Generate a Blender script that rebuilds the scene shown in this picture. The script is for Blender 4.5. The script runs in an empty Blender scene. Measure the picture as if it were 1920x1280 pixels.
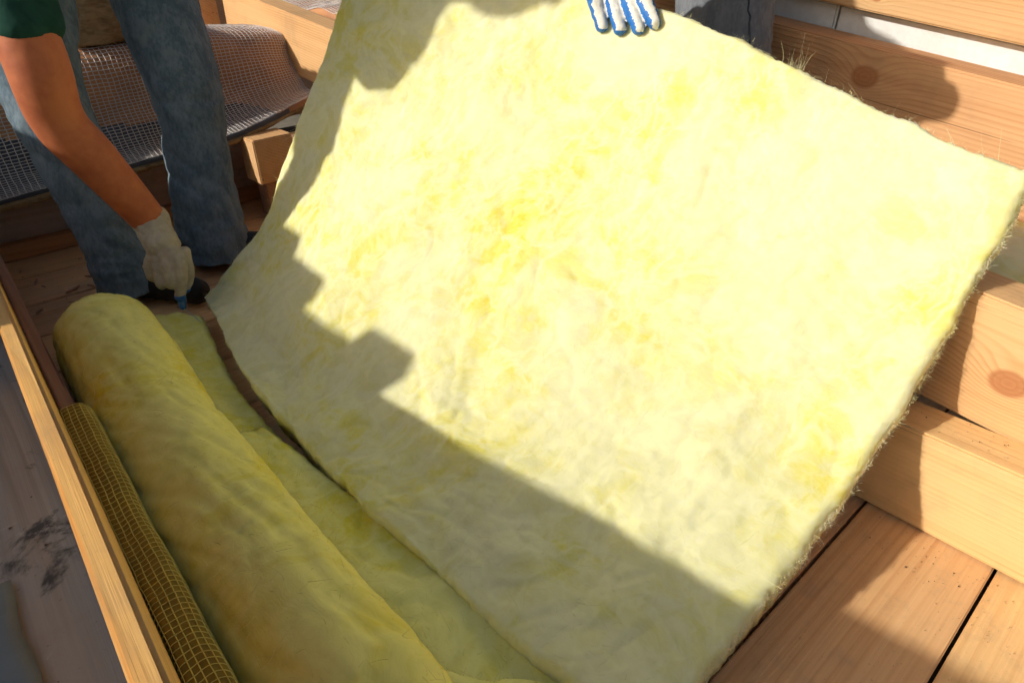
import bpy, bmesh, math, random
import numpy as np
from mathutils import Vector, Matrix, noise, Quaternion
random.seed(7); np.random.seed(7)
R = math.radians
sc = bpy.context.scene
col = sc.collection

# ------------------------------------------------------------------ camera
cd = bpy.data.cameras.new('camera'); cam = bpy.data.objects.new('camera', cd); col.objects.link(cam)
cam.location = (0, 0, 1.0); cam.rotation_euler = (R(90-32.7), 0, R(-41.5))
cd.sensor_width = 36; cd.lens = 22.5; cd.clip_start = .01; cd.clip_end = 500
sc.camera = cam
# ------------------------------------------------------------------ sky and sun
SUN = Vector((1.75, -.61, -1.0)).normalized()          # the way the light travels
w = bpy.data.worlds.new('World'); sc.world = w; w.use_nodes = True
wn = w.node_tree.nodes; wl = w.node_tree.links
sky = wn.new('ShaderNodeTexSky'); sky.sky_type = 'NISHITA'; sky.sun_disc = False; sky.dust_density = 2.5; sky.ozone_density = .6; sky.air_density = 1.0
sky.sun_elevation = math.asin(-SUN.z); sky.sun_rotation = math.atan2(-SUN.x, -SUN.y)
wl.new(sky.outputs[0], wn['Background'].inputs[0]); wn['Background'].inputs[1].default_value = .080
sd = bpy.data.lights.new('sun', 'SUN'); sd.energy = 3.05; sd.angle = R(1.3); sd.color = (1, .965, .90)
so = bpy.data.objects.new('sun', sd); col.objects.link(so); so.location = (-4, 2, 5)
so.rotation_euler = SUN.to_track_quat('-Z', 'Y').to_euler()
sc.view_settings.view_transform = 'Standard'; sc.view_settings.look = 'None'
sc.view_settings.exposure = 0.36; sc.view_settings.gamma = 1; sc.view_settings.use_curve_mapping = False
sc.cycles.use_denoising = True
sc.cycles.diffuse_bounces = 3; sc.cycles.glossy_bounces = 2; sc.cycles.max_bounces = 5; sc.cycles.caustics_reflective = False; sc.cycles.caustics_refractive = False
sc.cycles.adaptive_threshold = .05; sc.cycles.adaptive_min_samples = 16

# ------------------------------------------------------------------ node helpers
class G:
    def __init__(s, name):
        s.m = bpy.data.materials.new(name); s.m.use_nodes = True
        s.t = s.m.node_tree; s.N = s.t.nodes; s.b = s.N['Principled BSDF']
        s.tc = s.N.new('ShaderNodeTexCoord')
    def link(s, a, b): s.t.links.new(a, b)
    def put(s, sock, v):
        if isinstance(v, (int, float)): sock.default_value = v
        elif isinstance(v, (tuple, list, Vector)):
            v = tuple(v)
            sock.default_value = v + (1,) if sock.type == 'RGBA' and len(v) == 3 else v
        else: s.link(v, sock)
    def math(s, op, a, b=0, c=0, clamp=False):
        n = s.N.new('ShaderNodeMath'); n.operation = op; n.use_clamp = clamp
        s.put(n.inputs[0], a); s.put(n.inputs[1], b); s.put(n.inputs[2], c); return n.outputs[0]
    def vec(s, op, a, b=(0, 0, 0)):
        n = s.N.new('ShaderNodeVectorMath'); n.operation = op
        s.put(n.inputs[0], a)
        if op == 'SCALE': s.put(n.inputs[3], b)
        else: s.put(n.inputs[1], b)
        return n.outputs[1] if op in ('LENGTH', 'DISTANCE', 'DOT_PRODUCT') else n.outputs[0]
    def noise(s, v, scale, detail=4, rough=.55, dist=0):
        n = s.N.new('ShaderNodeTexNoise'); s.put(n.inputs['Vector'], v)
        n.inputs['Scale'].default_value = scale; n.inputs['Detail'].default_value = detail
        n.inputs['Roughness'].default_value = rough; n.inputs['Distortion'].default_value = dist
        return n.outputs[0], n.outputs[1]
    def ramp(s, f, stops):
        n = s.N.new('ShaderNodeValToRGB'); e = n.color_ramp.elements
        while len(e) < len(stops): e.new(.5)
        for k, (p, c) in enumerate(stops):
            e[k].position = p; e[k].color = tuple(c) + (1,) if len(c) == 3 else c
        s.put(n.inputs[0], f); return n.outputs[0]
    def mix(s, f, a, b, mode='MIX'):
        n = s.N.new('ShaderNodeMix'); n.data_type = 'RGBA'; n.blend_type = mode
        s.put(n.inputs[0], f); s.put(n.inputs[6], a); s.put(n.inputs[7], b); return n.outputs[2]
    def step(s, v, lo, hi):
        n = s.N.new('ShaderNodeMapRange'); n.interpolation_type = 'SMOOTHSTEP'
        s.put(n.inputs[0], v); n.inputs[1].default_value = lo; n.inputs[2].default_value = hi; return n.outputs[0]
    def rand(s):
        return s.N.new('ShaderNodeObjectInfo').outputs['Random']
    def bump(s, h, strength, dist=.01):
        n = s.N.new('ShaderNodeBump'); n.inputs['Strength'].default_value = strength
        n.inputs['Distance'].default_value = dist; s.put(n.inputs['Height'], h); s.link(n.outputs[0], s.b.inputs['Normal'])
    def out(s, c, rough=.8, spec=.25):
        s.put(s.b.inputs['Base Color'], c); s.put(s.b.inputs['Roughness'], rough)
        s.b.inputs['Specular IOR Level'].default_value = spec; return s.m

def wood(name, light, dark, axis='Y', rings=95, contrast=.5, knots=(), weather=None, dirt=0.0, stain=None, warp=7.0, vary=.22):
    g = G(name); o = g.tc.outputs['Object']
    sv = {'Y': (3.0, .40, 3.0), 'X': (.40, 3.0, 3.0)}[axis]
    fv = {'Y': (230, 4.0, 230), 'X': (4.0, 230, 230)}[axis]
    mv = {'Y': (38, .9, 38), 'X': (.9, 38, 38)}[axis]
    off = g.vec('SCALE', g.vec('SCALE', (7.3, 3.1, 5.7), g.rand()), 9.0)
    v, _ = g.noise(g.vec('ADD', g.vec('MULTIPLY', o, sv), off), 1.0, 2.0, .45, .15)
    ac = g.vec('DOT_PRODUCT', o, {'Y': (.55, .012, 1.0), 'X': (.012, 1.0, .6)}[axis])
    v = g.math('ADD', g.math('MULTIPLY', v, warp), g.math('MULTIPLY', ac, rings))
    kmask = 0.0; kring = None
    for kn in knots:
        kc, kr = kn[0], kn[1]; el = kn[2] if len(kn) > 2 else 1.3
        d = g.vec('SUBTRACT', o, kc)
        d = g.vec('MULTIPLY', d, tuple(1/(kr*(el if i == 'XYZ'.index(axis) else 1)) for i in range(3)))
        dl = g.vec('LENGTH', d)
        e = g.math('POWER', 2.718, g.math('MULTIPLY', g.math('MULTIPLY', dl, dl), -.30))
        v = g.math('ADD', v, g.math('MULTIPLY', e, kr*rings*1.6))
        kmask = g.math('MAXIMUM', kmask, g.math('SUBTRACT', 1.0, g.step(dl, .70, 1.0)))
        kr_ = g.math('FRACT', g.math('MULTIPLY', dl, 3.3)); kring = kr_ if kring is None else g.math('MINIMUM', kring, kr_)
    ring = g.ramp(g.math('FRACT', v), [(0, (.1,)*3), (.45, (.2,)*3), (.80, (1,)*3), (.90, (.9,)*3), (1, (.1,)*3)])
    fib, _ = g.noise(g.vec('ADD', g.vec('MULTIPLY', o, fv), off), 1.0, 3, .6)
    mid, _ = g.noise(g.vec('ADD', g.vec('MULTIPLY', o, mv), off), 1.0, 3, .55)
    big, _ = g.noise(g.vec('ADD', g.vec('MULTIPLY', o, tuple(x*1.3 for x in sv)), off), 1.0, 3, .5)
    str_, _ = g.noise(g.vec('ADD', g.vec('MULTIPLY', o, tuple(x*2.1 for x in sv)), g.vec('ADD', off, (4, 4, 4))), 1.0, 2, .5)
    f = g.math('MULTIPLY', g.math('MULTIPLY', ring, contrast*1.0), g.step(str_, .25, .6))
    f = g.math('ADD', f, g.math('MULTIPLY', g.math('SUBTRACT', fib, .5), .55))
    f = g.math('ADD', f, g.math('MULTIPLY', g.math('SUBTRACT', mid, .42), .75))
    f = g.math('ADD', f, g.math('MULTIPLY', g.math('SUBTRACT', big, .45), .8), 0, True)
    c = g.mix(f, light, dark)
    hv = g.N.new('ShaderNodeHueSaturation'); g.put(hv.inputs['Color'], c)
    g.put(hv.inputs['Value'], g.math('ADD', .94-vary*.5, g.math('MULTIPLY', g.rand(), vary)))
    g.put(hv.inputs['Hue'], g.math('ADD', .492, g.math('MULTIPLY', g.rand(), .014)))
    c = hv.outputs[0]
    if knots:
        kc_ = g.mix(g.math('MULTIPLY', kring, .7), (.42, .16, .06), (.50, .21, .08))
        c = g.mix(g.math('MULTIPLY', kmask, .85), c, kc_)
    ck, _ = g.noise(g.vec('ADD', g.vec('MULTIPLY', o, {'Y': (75, 1.1, 75), 'X': (1.1, 75, 75)}[axis]), off), 1.0, 2, .5)
    c = g.mix(g.math('MULTIPLY', g.step(ck, .70, .76), .7), c, tuple(x*.35 for x in dark))
    sm, _ = g.noise(g.vec('ADD', o, off), 5.0, 5, .6)
    c = g.mix(g.math('MULTIPLY', g.step(sm, .52, .72), .30), c, (.36, .22, .12))
    if weather:
        wv, _ = g.noise(g.vec('MULTIPLY', o, tuple(x*1.5 for x in sv)), 2.2, 5, .65)
        c = g.mix(g.math('MULTIPLY', g.step(wv, .30, .62), .80), c, g.mix(f, weather, tuple(x*.55 for x in weather)))
    if stain:
        s1, _ = g.noise(o, 7.0, 6, .65, .5)
        c = g.mix(g.math('MULTIPLY', g.step(s1, .55, .63), .9), c, stain)
        s2, _ = g.noise(g.vec('ADD', o, (3, 7, 1)), 11, 6, .7, .6)
        c = g.mix(g.math('MULTIPLY', g.step(s2, .60, .68), .7), c, (.36, .36, .36))
    if dirt:
        dv, _ = g.noise(g.vec('ADD', o, off), 14, 6, .7)
        dv2, _ = g.noise(g.vec('ADD', o, off), 120, 3, .6)
        c = g.mix(g.math('MULTIPLY', g.step(dv, .5, .75), dirt), c, (.24, .19, .15))
        c = g.mix(g.math('MULTIPLY', g.step(dv2, .68, .74), dirt*1.3), c, (.08, .055, .04))
    g.bump(g.math('ADD', g.math('MULTIPLY', fib, .8), g.math('MULTIPLY', ring, .25)), .45, .0022)
    return g.out(c, .75, .15)

def wool(name, pale, deep, warm, seed=0, k=1.0, streak=(26, 9, 20), sss=.3):
    """glass wool: pale wisps over deeper yellow felt"""
    g = G(name); o = g.vec('ADD', g.tc.outputs['Object'], (seed*3.1, seed*1.7, seed*2.3))
    w1, wc = g.noise(o, 3.0, 3, .5)
    wp = g.vec('ADD', o, g.vec('SCALE', g.vec('SUBTRACT', wc, (.5, .5, .5)), .22))
    _, wc2 = g.noise(o, 14, 3, .5)
    wp2 = g.vec('ADD', wp, g.vec('SCALE', g.vec('SUBTRACT', wc2, (.5, .5, .5)), .05))
    a, _ = g.noise(wp, 3.6*k, 3, .55)
    b, _ = g.noise(g.vec('ADD', wp2, (5, 2, 9)), 10*k, 4, .6)
    st, _ = g.noise(g.vec('MULTIPLY', wp2, streak), 1.0, 3, .6)
    f = g.math('ADD', g.math('MULTIPLY', a, .50), g.math('ADD', g.math('MULTIPLY', b, .27), g.math('MULTIPLY', st, .23)))
    c = g.ramp(f, [(.36, tuple(min(1, p*1.04+.03) for p in pale)), (.45, pale), (.52, tuple(p*.60+d*.40 for p, d in zip(pale, deep))), (.59, deep), (.67, warm)])
    rg, _ = g.noise(g.vec('MULTIPLY', wp2, (9, 15, 12)), 1.0, 3, .6)        # thin white veils
    rg = g.math('SUBTRACT', 1.0, g.math('MULTIPLY', g.math('ABSOLUTE', g.math('SUBTRACT', rg, .5)), 9.0), 0, True)
    c = g.mix(g.math('MULTIPLY', rg, .6), c, tuple(min(1, x*1.06+.06) for x in pale))
    fn, _ = g.noise(g.vec('MULTIPLY', wp2, (190, 70, 140)), 1.0, 2, .7)
    md, _ = g.noise(wp2, 22, 3, .6)
    c = g.mix(g.math('MULTIPLY', g.step(fn, .35, .7), .22), c, tuple(min(1, x*1.12+.03) for x in pale))
    g.bump(g.math('ADD', g.math('MULTIPLY', md, 1.0), g.math('MULTIPLY', fn, .45)), .14, .006)
    if sss:
        g.b.inputs['Subsurface Weight'].default_value = sss
        g.b.inputs['Subsurface Radius'].default_value = (.035, .031, .010); g.b.inputs['Subsurface Scale'].default_value = 1.0
    return g.out(c, .95, .05)

def plain(name, c1, c2, scale=30, rough=.85, spec=.2, bump=.2, stretch=(1, 1, 1), dist=.004):
    g = G(name); o = g.vec('MULTIPLY', g.tc.outputs['Object'], stretch)
    v, _ = g.noise(o, scale, 5, .62); v2, _ = g.noise(o, scale*.22, 3, .5)
    c = g.mix(g.step(g.math('ADD', g.math('MULTIPLY', v, .5), g.math('MULTIPLY', v2, .5)), .36, .64), c1, c2)
    if bump: g.bump(v, bump, dist)
    return g.out(c, rough, spec)

M = {}
M['floor'] = wood('floor board wood', (.88, .54, .245), (.62, .29, .10), 'X', 46, .32, dirt=.25, warp=5)
M['beam1'] = wood('pale joist wood', (.80, .49, .22), (.60, .295, .10), 'Y', 90, .55, dirt=.10)
M['beam2'] = wood('knotty joist wood', (.78, .47, .215), (.56, .26, .09), 'Y', 100, .55, knots=[((-.001, .565, .105), .030, 1.25)], dirt=.06)
M['beam3'] = wood('purlin wood', (.76, .43, .20), (.52, .22, .08), 'Y', 85, .6, knots=[((-.001, .85, .235), .032, 1.3)], dirt=.05, warp=9)
M['plate'] = wood('wall plate wood', (.80, .51, .23), (.62, .33, .12), 'Y', 80, .4, knots=[((-.001, .99, .035), .012), ((-.001, .962, .062), .009)])
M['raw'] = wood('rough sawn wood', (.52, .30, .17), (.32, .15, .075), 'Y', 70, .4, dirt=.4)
M['edge'] = wood('orange fir board', (.76, .42, .14), (.52, .22, .06), 'Y', 60, .5, knots=[((.010, 1.16, .30), .010, 9)], dirt=.12)
M['grey'] = wood('weathered grey plank', (.36, .33, .29), (.18, .16, .14), 'Y', 75, .5, weather=(.30, .32, .33), dirt=.3, stain=(.035, .042, .05))
M['dusty'] = wood('dusty plank', (.50, .36, .28), (.34, .20, .14), 'X', 50, .3, dirt=.7)
M['batten'] = wood('brown batten', (.55, .27, .11), (.33, .13, .05), 'X', 60, .4, dirt=.3)
M['wool'] = wool('yellow glass wool', (.75, .705, .385), (.76, .675, .15), (.75, .60, .055), sss=.45)
M['wool2'] = wool('roll glass wool', (.84, .73, .19), (.85, .66, .04), (.80, .53, .02), 4, 1.1, (14, 24, 14), 0)
M['wool3'] = wool('offcut glass wool', (.81, .74, .24), (.82, .69, .07), (.78, .58, .04), 8, 1.1, (26, 9, 20), 0)
M['fibre'] = plain('loose glass fibre', (.80, .76, .50), (.76, .68, .30), 20, .8, .1, 0)
M['fibre2'] = plain('roll glass fibre', (.70, .62, .32), (.70, .56, .14), 20, .8, .1, 0)
M['block'] = plain('aerated concrete', (.78, .77, .73), (.70, .69, .64), 60, .95, .05, .35)
M['mineral'] = plain('brown mineral wool', (.42, .29, .15), (.24, .15, .07), 45, .95, .05, .8, (1, 1, 2.5), .01)
M['denim1'] = plain('blue denim', (.105, .15, .18), (.20, .25, .275), 110, .9, .1, .15, (1, 1, .5), .002)
M['denim2'] = plain('grey denim', (.16, .17, .185), (.23, .24, .25), 110, .9, .1, .15, (1, 1, .5), .002)
M['seam'] = plain('denim seam', (.05, .07, .085), (.08, .10, .12), 60, .9, .1, .2)
M['shirt'] = plain('dark green cotton', (.012, .045, .032), (.02, .065, .045), 40, .9, .1, .3)
M['shirt2'] = plain('grey cotton', (.2, .2, .2), (.27, .27, .27), 40, .9, .1, .3)
M['skin'] = plain('tanned skin', (.52, .155, .055), (.40, .105, .038), 26, .62, .3, .35)
M['hair'] = plain('dark hair', (.02, .015, .01), (.04, .03, .02), 80, .6, .3, .6)
M['glove'] = plain('cream knit glove', (.50, .42, .29), (.38, .31, .21), 60, .95, .05, .5)
M['glove2'] = plain('white knit glove', (.80, .77, .68), (.70, .66, .55), 120, .95, .05, .5)
M['blue'] = plain('blue latex coating', (.02, .16, .48), (.015, .11, .36), 70, .45, .4, .5)
M['shoe'] = plain('black shoe leather', (.012, .011, .010), (.022, .02, .018), 30, .6, .4, .3)
M['mesh'] = plain('white glass fibre thread', (.66, .60, .54), (.56, .49, .43), 12, .7, .2, 0)
M['ymesh'] = plain('yellow mesh thread', (.70, .54, .12), (.60, .44, .10), 20, .7, .2, 0)
M['film'] = plain('red brown backing', (.62, .29, .12), (.36, .18, .10), 6, .7, .2, .2)
M['film2'] = plain('grey black membrane', (.07, .07, .08), (.11, .11, .12), 9, .7, .25, .2)
M['ywrap'] = plain('olive brown wrap', (.36, .23, .035), (.26, .155, .025), 16, .85, .15, .3)
M['mortar'] = plain('grey mortar', (.30, .30, .31), (.18, .18, .19), 40, .95, .05, .8)
M['bluegrey'] = plain('blue grey sheet', (.10, .14, .17), (.14, .19, .22), 14, .6, .3, .1)
M['steel'] = G('steel').out((.55, .55, .56), .3, .5); M['steel'].node_tree.nodes['Principled BSDF'].inputs['Metallic'].default_value = 1
M['knife'] = plain('blue plastic', (.02, .10, .22), (.02, .08, .18), 20, .45, .4, 0)
M['foam'] = plain('cream foam', (.80, .74, .55), (.72, .62, .36), 50, .95, .05, .8)
M['yellowtape'] = plain('yellow tape', (.75, .52, .09), (.65, .42, .06), 40, .7, .2, .2)
M['ground'] = plain('bare ground', (.22, .18, .13), (.15, .13, .09), 2, .95, .05, .2)
M['dust'] = plain('sawdust', (.62, .45, .26), (.48, .30, .15), 60, .95, .05, 0)
M['dark'] = plain('dark crumbs', (.05, .04, .03), (.09, .07, .05), 60, .95, .05, 0)

# ------------------------------------------------------------------ object helpers
def tag(o, label=None, cat=None, group=None, kind=None):
    for k, v in (('label', label), ('category', cat), ('group', group), ('kind', kind)):
        if v: o[k] = v
    return o
def empty(name, loc=(0, 0, 0)):
    o = bpy.data.objects.new(name, None); col.objects.link(o); o.location = loc; o.empty_display_size = .05; return o
def mesh_obj(name, V, Fc, mat, parent=None, smooth=False, loc=None):
    me = bpy.data.meshes.new(name); me.from_pydata([tuple(v) for v in V], [], Fc); me.update()
    o = bpy.data.objects.new(name, me); col.objects.link(o)
    for m in (mat if isinstance(mat, list) else [mat]): me.materials.append(m)
    if smooth: me.polygons.foreach_set('use_smooth', [True]*len(me.polygons))
    if loc: o.location = loc
    if parent is not None:
        o.parent = parent
        if loc is None: o.location = -parent.location
    return o
def box_bm(dx, dy, dz, bev=.004, rough=.0015, cuts=6, seed=0):
    """timber: bevelled box, edges not perfectly true; origin at its low corner, length along the longer of x, y"""
    bm = bmesh.new(); bmesh.ops.create_cube(bm, size=1)
    bmesh.ops.scale(bm, vec=(dx, dy, dz), verts=bm.verts); bmesh.ops.translate(bm, vec=(dx/2, dy/2, dz/2), verts=bm.verts)
    ax = 0 if dx > dy else 1
    L = max(dx, dy)
    for k in range(1, cuts):
        co = Vector((0, 0, 0)); co[ax] = L*k/cuts; no = Vector((0, 0, 0)); no[ax] = 1
        bmesh.ops.bisect_plane(bm, geom=bm.verts[:]+bm.edges[:]+bm.faces[:], plane_co=co, plane_no=no)
    es = [e for e in bm.edges if len(e.link_faces) == 2 and e.calc_face_angle() > 1]
    bmesh.ops.bevel(bm, geom=es, offset=bev, segments=2, affect='EDGES')
    for v in bm.verts:
        n = noise.noise_vector(Vector((v.co.x*5+seed, v.co.y*5, v.co.z*9+seed*.7)))
        v.co += n*rough
    return bm
def bm_obj(name, bm, mat, parent=None, loc=None, smooth=False):
    me = bpy.data.meshes.new(name); bm.to_mesh(me); bm.free(); me.materials.append(mat)
    if smooth: me.polygons.foreach_set('use_smooth', [True]*len(me.polygons))
    o = bpy.data.objects.new(name, me); col.objects.link(o)
    if parent is not None: o.parent = parent
    if loc: o.location = loc
    return o
def timber(name, p0, p1, wx, hz, mat, label, cat='beam', group=None, bev=.004, seed=0):
    """timber along y from p0 to p1 (front bottom edge), wx thick to the back, hz high"""
    p0 = Vector(p0); p1 = Vector(p1); d = p1-p0
    o = bm_obj(name, box_bm(wx, d.length, hz, bev, .0015, 8, seed), mat)
    o.location = p0
    o.rotation_euler = (math.atan2(d.z, math.hypot(d.x, d.y)), 0, math.atan2(-d.x, d.y))
    return tag(o, label, cat, group)
def crv(P, x):
    """Catmull-Rom through rows P at x in 0..1"""
    n = len(P)-1; t = min(max(x, 0), 1)*n; i = min(int(t), n-1); t -= i
    p0 = P[max(i-1, 0)]; p1 = P[i]; p2 = P[i+1]; p3 = P[min(i+2, n)]
    return .5*((2*p1)+(p2-p0)*t+(2*p0-5*p1+4*p2-p3)*t*t+(-p0+3*p1-3*p2+p3)*t**3)
def fbm(p, o=4):
    return noise.fractal(p, .9, 2.1, o, noise_basis='PERLIN_ORIGINAL')

# ================================================================== SETTING
g_ = mesh_obj('ground', [(-60, -60, -2.6), (60, -60, -2.6), (60, 60, -2.6), (-60, 60, -2.6)], [(0, 1, 2, 3)], M['ground']); tag(g_, kind='structure')
fl = bm_obj('floor', box_bm(3.6, 5.0, .05, .002, 0, 2), M['dark'], loc=(-.9, -1.0, -.085)); tag(fl, kind='structure')
y = .217-.235*5; k = 0
while y < 3.6:
    b = bm_obj('floor_board', box_bm(3.5, .229 if k != 5 else .231, .032, .0025, .0012, 10, k), M['floor'], fl)
    b.location = (.05, y+.003+1.0, .053-.001*(k % 2)); y += .235; k += 1

# joists and purlins on the right
timber('joist', (1.206, -.6, .003), (1.049, 2.98, .003), .10, .214, M['beam1'], 'low pale timber joist lying on the floor boards beside the insulation sheet', seed=1)
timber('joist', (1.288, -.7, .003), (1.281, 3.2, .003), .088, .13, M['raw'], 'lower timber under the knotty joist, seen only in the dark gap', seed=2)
timber('joist', (1.279, -.45, .16), (1.279, 3.60, .535), .105, .243, M['beam2'], 'timber joist with a large round knot, stepped above the low pale joist', seed=3)
timber('purlin', (1.85, -.1, .345), (1.85, 2.4, .650), .128, .302, M['beam3'], 'deep timber purlin in front of the white blocks with shadow stripes', seed=4)
timber('wall_plate', (1.952, -.2, .699), (1.952, 2.4, 1.016), .16, .20, M['plate'], 'pale timber wall plate resting on the white block course, two small knots', seed=5)
bw = empty('block_wall', (1.99, .72, .60)); tag(bw, 'white aerated concrete block course between purlin and wall plate', 'wall')
for k, (y0, y1) in enumerate([(-.32, .28), (.286, .882), (.888, 1.482), (1.488, 2.2)]):
    bm = box_bm(.2, y1-y0, .36, .006, .002, 4, 20+k)
    bmesh.ops.scale(bm, vec=(1, 1, 1), verts=bm.verts)
    for v in bm.verts: v.co.z += .122*(v.co.y)
    b = bm_obj('block', bm, M['block'], bw); b.location = Vector((1.99, y0, .811+.122*(y0-.72)-.362))-bw.location
# foam bead and yellow tape behind the purlin
bm = bmesh.new()
for k in range(30):
    yy = .16+random.random()*.25
    r = .004+.007*random.random()**2
    m_ = Matrix.Translation((1.972+.006*random.random(), yy, .652+.122*(yy-.1)+.03)) @ Matrix.Diagonal((r, r*1.6, r*.7, 1))
    bmesh.ops.create_icosphere(bm, subdivisions=2, radius=1, matrix=m_)
tag(bm_obj('foam_bead', bm, M['foam'], smooth=True), 'lumpy cream foam bead in the corner behind the purlin', 'foam')

# far left end of the bay
core = bm_obj('end_wall', box_bm(1.36, .5, .29, .01, .006, 6, 31), M['dusty'], loc=(-.38, 2.80, .003)); tag(core, 'dusty timber wall closing the bay behind the worker in blue jeans', 'wall')
tag(bm_obj('batten', box_bm(.50, .05, .055, .004, .002, 4, 33), M['batten'], loc=(-.09, 2.745, .003)), 'brown batten on the floor at the foot of the end wall', 'batten')
tag(bm_obj('batten', box_bm(.42, .05, .06, .004, .002, 4, 35), M['batten'], loc=(.56, 2.77, .003)), 'short brown batten on the floor behind the worker\'s legs', 'batten')
tag(bm_obj('back_wall', box_bm(5.0, .12, 1.1, .01, .004, 6, 36), M['raw'], loc=(-1.2, 4.1, .0)), 'brown timber wall far behind the mineral wool block', 'wall')
tag(bm_obj('stud', box_bm(.12, .09, .6, .003, .002, 3, 37), M['beam3'], loc=(1.155, 3.66, .53)), 'short upright stud at the end of the knotty joist', 'stud')

b_ = bm_obj('timber_offcut', box_bm(.165, .12, .172, .004, .002, 3, 51), M['beam1'], loc=(.885, 2.485, .156)); b_.rotation_euler.z = R(4)
tag(b_, 'pale sawn timber block sunlit beside the left edge of the sheet', 'offcut')
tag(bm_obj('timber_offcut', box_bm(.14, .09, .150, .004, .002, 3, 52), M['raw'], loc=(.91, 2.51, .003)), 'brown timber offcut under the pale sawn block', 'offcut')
# mesh covered slab along the end wall
NETK = {}
def net(name, S, nu, nv, wd, mat, parent, seg=60, lift=.005, flip=1):
    V = []; Fc = []
    def ribbon(fn, n):
        base = len(V); P = [fn(i/n) for i in range(n+1)]
        for i, (p, nrm) in enumerate(P):
            q = P[min(i+1, n)][0]-P[max(i-1, 0)][0]; sd = q.cross(nrm).normalized()*wd*.5
            c = p+nrm*lift+noise.noise_vector(p*35)*wd*.9
            V.extend([c-sd, c+sd, c+nrm*wd*.5])
        for i in range(n):
            a = base+3*i
            Fc.extend([(a, a+3, a+5, a+2), (a+2, a+5, a+4, a+1)])
    def pn(u, v):
        e = .004; p = S(u, v)
        nn = (S(min(u+e, 1), v)-S(max(u-e, 0), v)).cross(S(u, min(v+e, 1))-S(u, max(v-e, 0))).normalized()
        return p, nn*flip
    for i in range(nu+1): ribbon(lambda t, i=i: pn(i/nu, t), seg)
    for j in range(nv+1): ribbon(lambda t, j=j: pn(t, j/nv), seg)
    return tag(mesh_obj(name, V, Fc, mat, parent), kind='stuff')
def sheet(name, S, nu, nv, mats, parent, matfn=None, thick=.0):
    V = [S(i/nu, j/nv) for i in range(nu+1) for j in range(nv+1)]
    Fc = [(i*(nv+1)+j, (i+1)*(nv+1)+j, (i+1)*(nv+1)+j+1, i*(nv+1)+j+1) for i in range(nu) for j in range(nv)]
    n0 = len(V)
    if thick:
        W = []
        for i in range(nu+1):
            for j in range(nv+1):
                a = S(min((i+1)/nu, 1), j/nv)-S(max((i-1)/nu, 0), j/nv); b = S(i/nu, min((j+1)/nv, 1))-S(i/nu, max((j-1)/nv, 0))
                W.append(V[i*(nv+1)+j]-a.cross(b).normalized()*thick)
        V += W
        Fc += [tuple(n0+q for q in f[::-1]) for f in Fc]
        for i in range(nu):
            for j in (0, nv):
                a = i*(nv+1)+j; b = a+nv+1; Fc.append((a, a+n0, b+n0, b) if j == 0 else (a, b, b+n0, a+n0))
        for j in range(nv):
            for i in (0, nu):
                a = i*(nv+1)+j; b = a+1; Fc.append((a, b, b+n0, a+n0) if i == 0 else (a, a+n0, b+n0, b))
    o = mesh_obj(name, V, Fc, mats, parent, True)
    if matfn:
        for p in o.data.polygons: p.material_index = matfn(p.center)
    return o
MP = [  # (y, z) profile from the lip up the face and over the top
    [Vector((-.30, 2.60, .235)), Vector((-.30, 2.69, .29)), Vector((-.30, 2.74, .40)), Vector((-.30, 2.78, .52)), Vector((-.30, 2.86, .635)), Vector((-.30, 3.2, .645))],
    [Vector((.10, 2.62, .255)), Vector((.10, 2.70, .30)), Vector((.10, 2.75, .40)), Vector((.10, 2.78, .52)), Vector((.10, 2.87, .635)), Vector((.10, 3.2, .645))],
    [Vector((.58, 2.60, .305)), Vector((.58, 2.69, .33)), Vector((.58, 2.76, .42)), Vector((.58, 2.79, .53)), Vector((.58, 2.87, .640)), Vector((.58, 3.2, .65))],
    [Vector((.88, 2.58, .345)), Vector((.88, 2.70, .36)), Vector((.88, 2.78, .43)), Vector((.88, 2.83, .55)), Vector((.88, 2.90, .655)), Vector((.88, 3.2, .66))],
    [Vector((1.272, 2.68, .420)), Vector((1.272, 2.78, .42)), Vector((1.272, 2.83, .46)), Vector((1.272, 2.90, .54)), Vector((1.272, 2.96, .62)), Vector((1.272, 3.2, .63))]]
def mesh_surf(u, v):
    p = crv([crv(r, v) for r in MP], u)
    n = noise.noise(Vector((p.x*5, p.z*6, 2)))*.03+noise.noise(Vector((p.x*13, p.z*9, 5)))*.010
    return p+Vector((0, -n, n*.3))
ms = empty('mesh_wrapped_slab', (.45, 2.7, .3)); tag(ms, 'insulation slab wrapped in white square mesh along the end wall behind the legs', 'insulation')
sheet('backing', mesh_surf, 70, 40, [M['film'], M['film2']], ms, lambda c: 1 if c.z+ms.location.z*0 < .40+.05*noise.noise(Vector((c.x*4, 0, 3))) else 0, .03)
net('mesh_netting', mesh_surf, 96, 50, .0030, M['mesh'], ms, 110)
def lip(u, v):
    p = mesh_surf(u, 0); a = v*math.pi
    j = noise.noise(Vector((p.x*9, v*3, 1)))*.012
    return p+Vector((0, .035-.042*math.sin(a)+j, -.028*(1-math.cos(a))*.5-.01+j*.5))
sheet('torn_edge', lip, 70, 6, [M['mineral']], ms)
mw = sheet('mineral_wool_block', lambda u, v: Vector((0, 0, 0)), 1, 1, [M['mineral']], None); bpy.data.objects.remove(mw)
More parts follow.
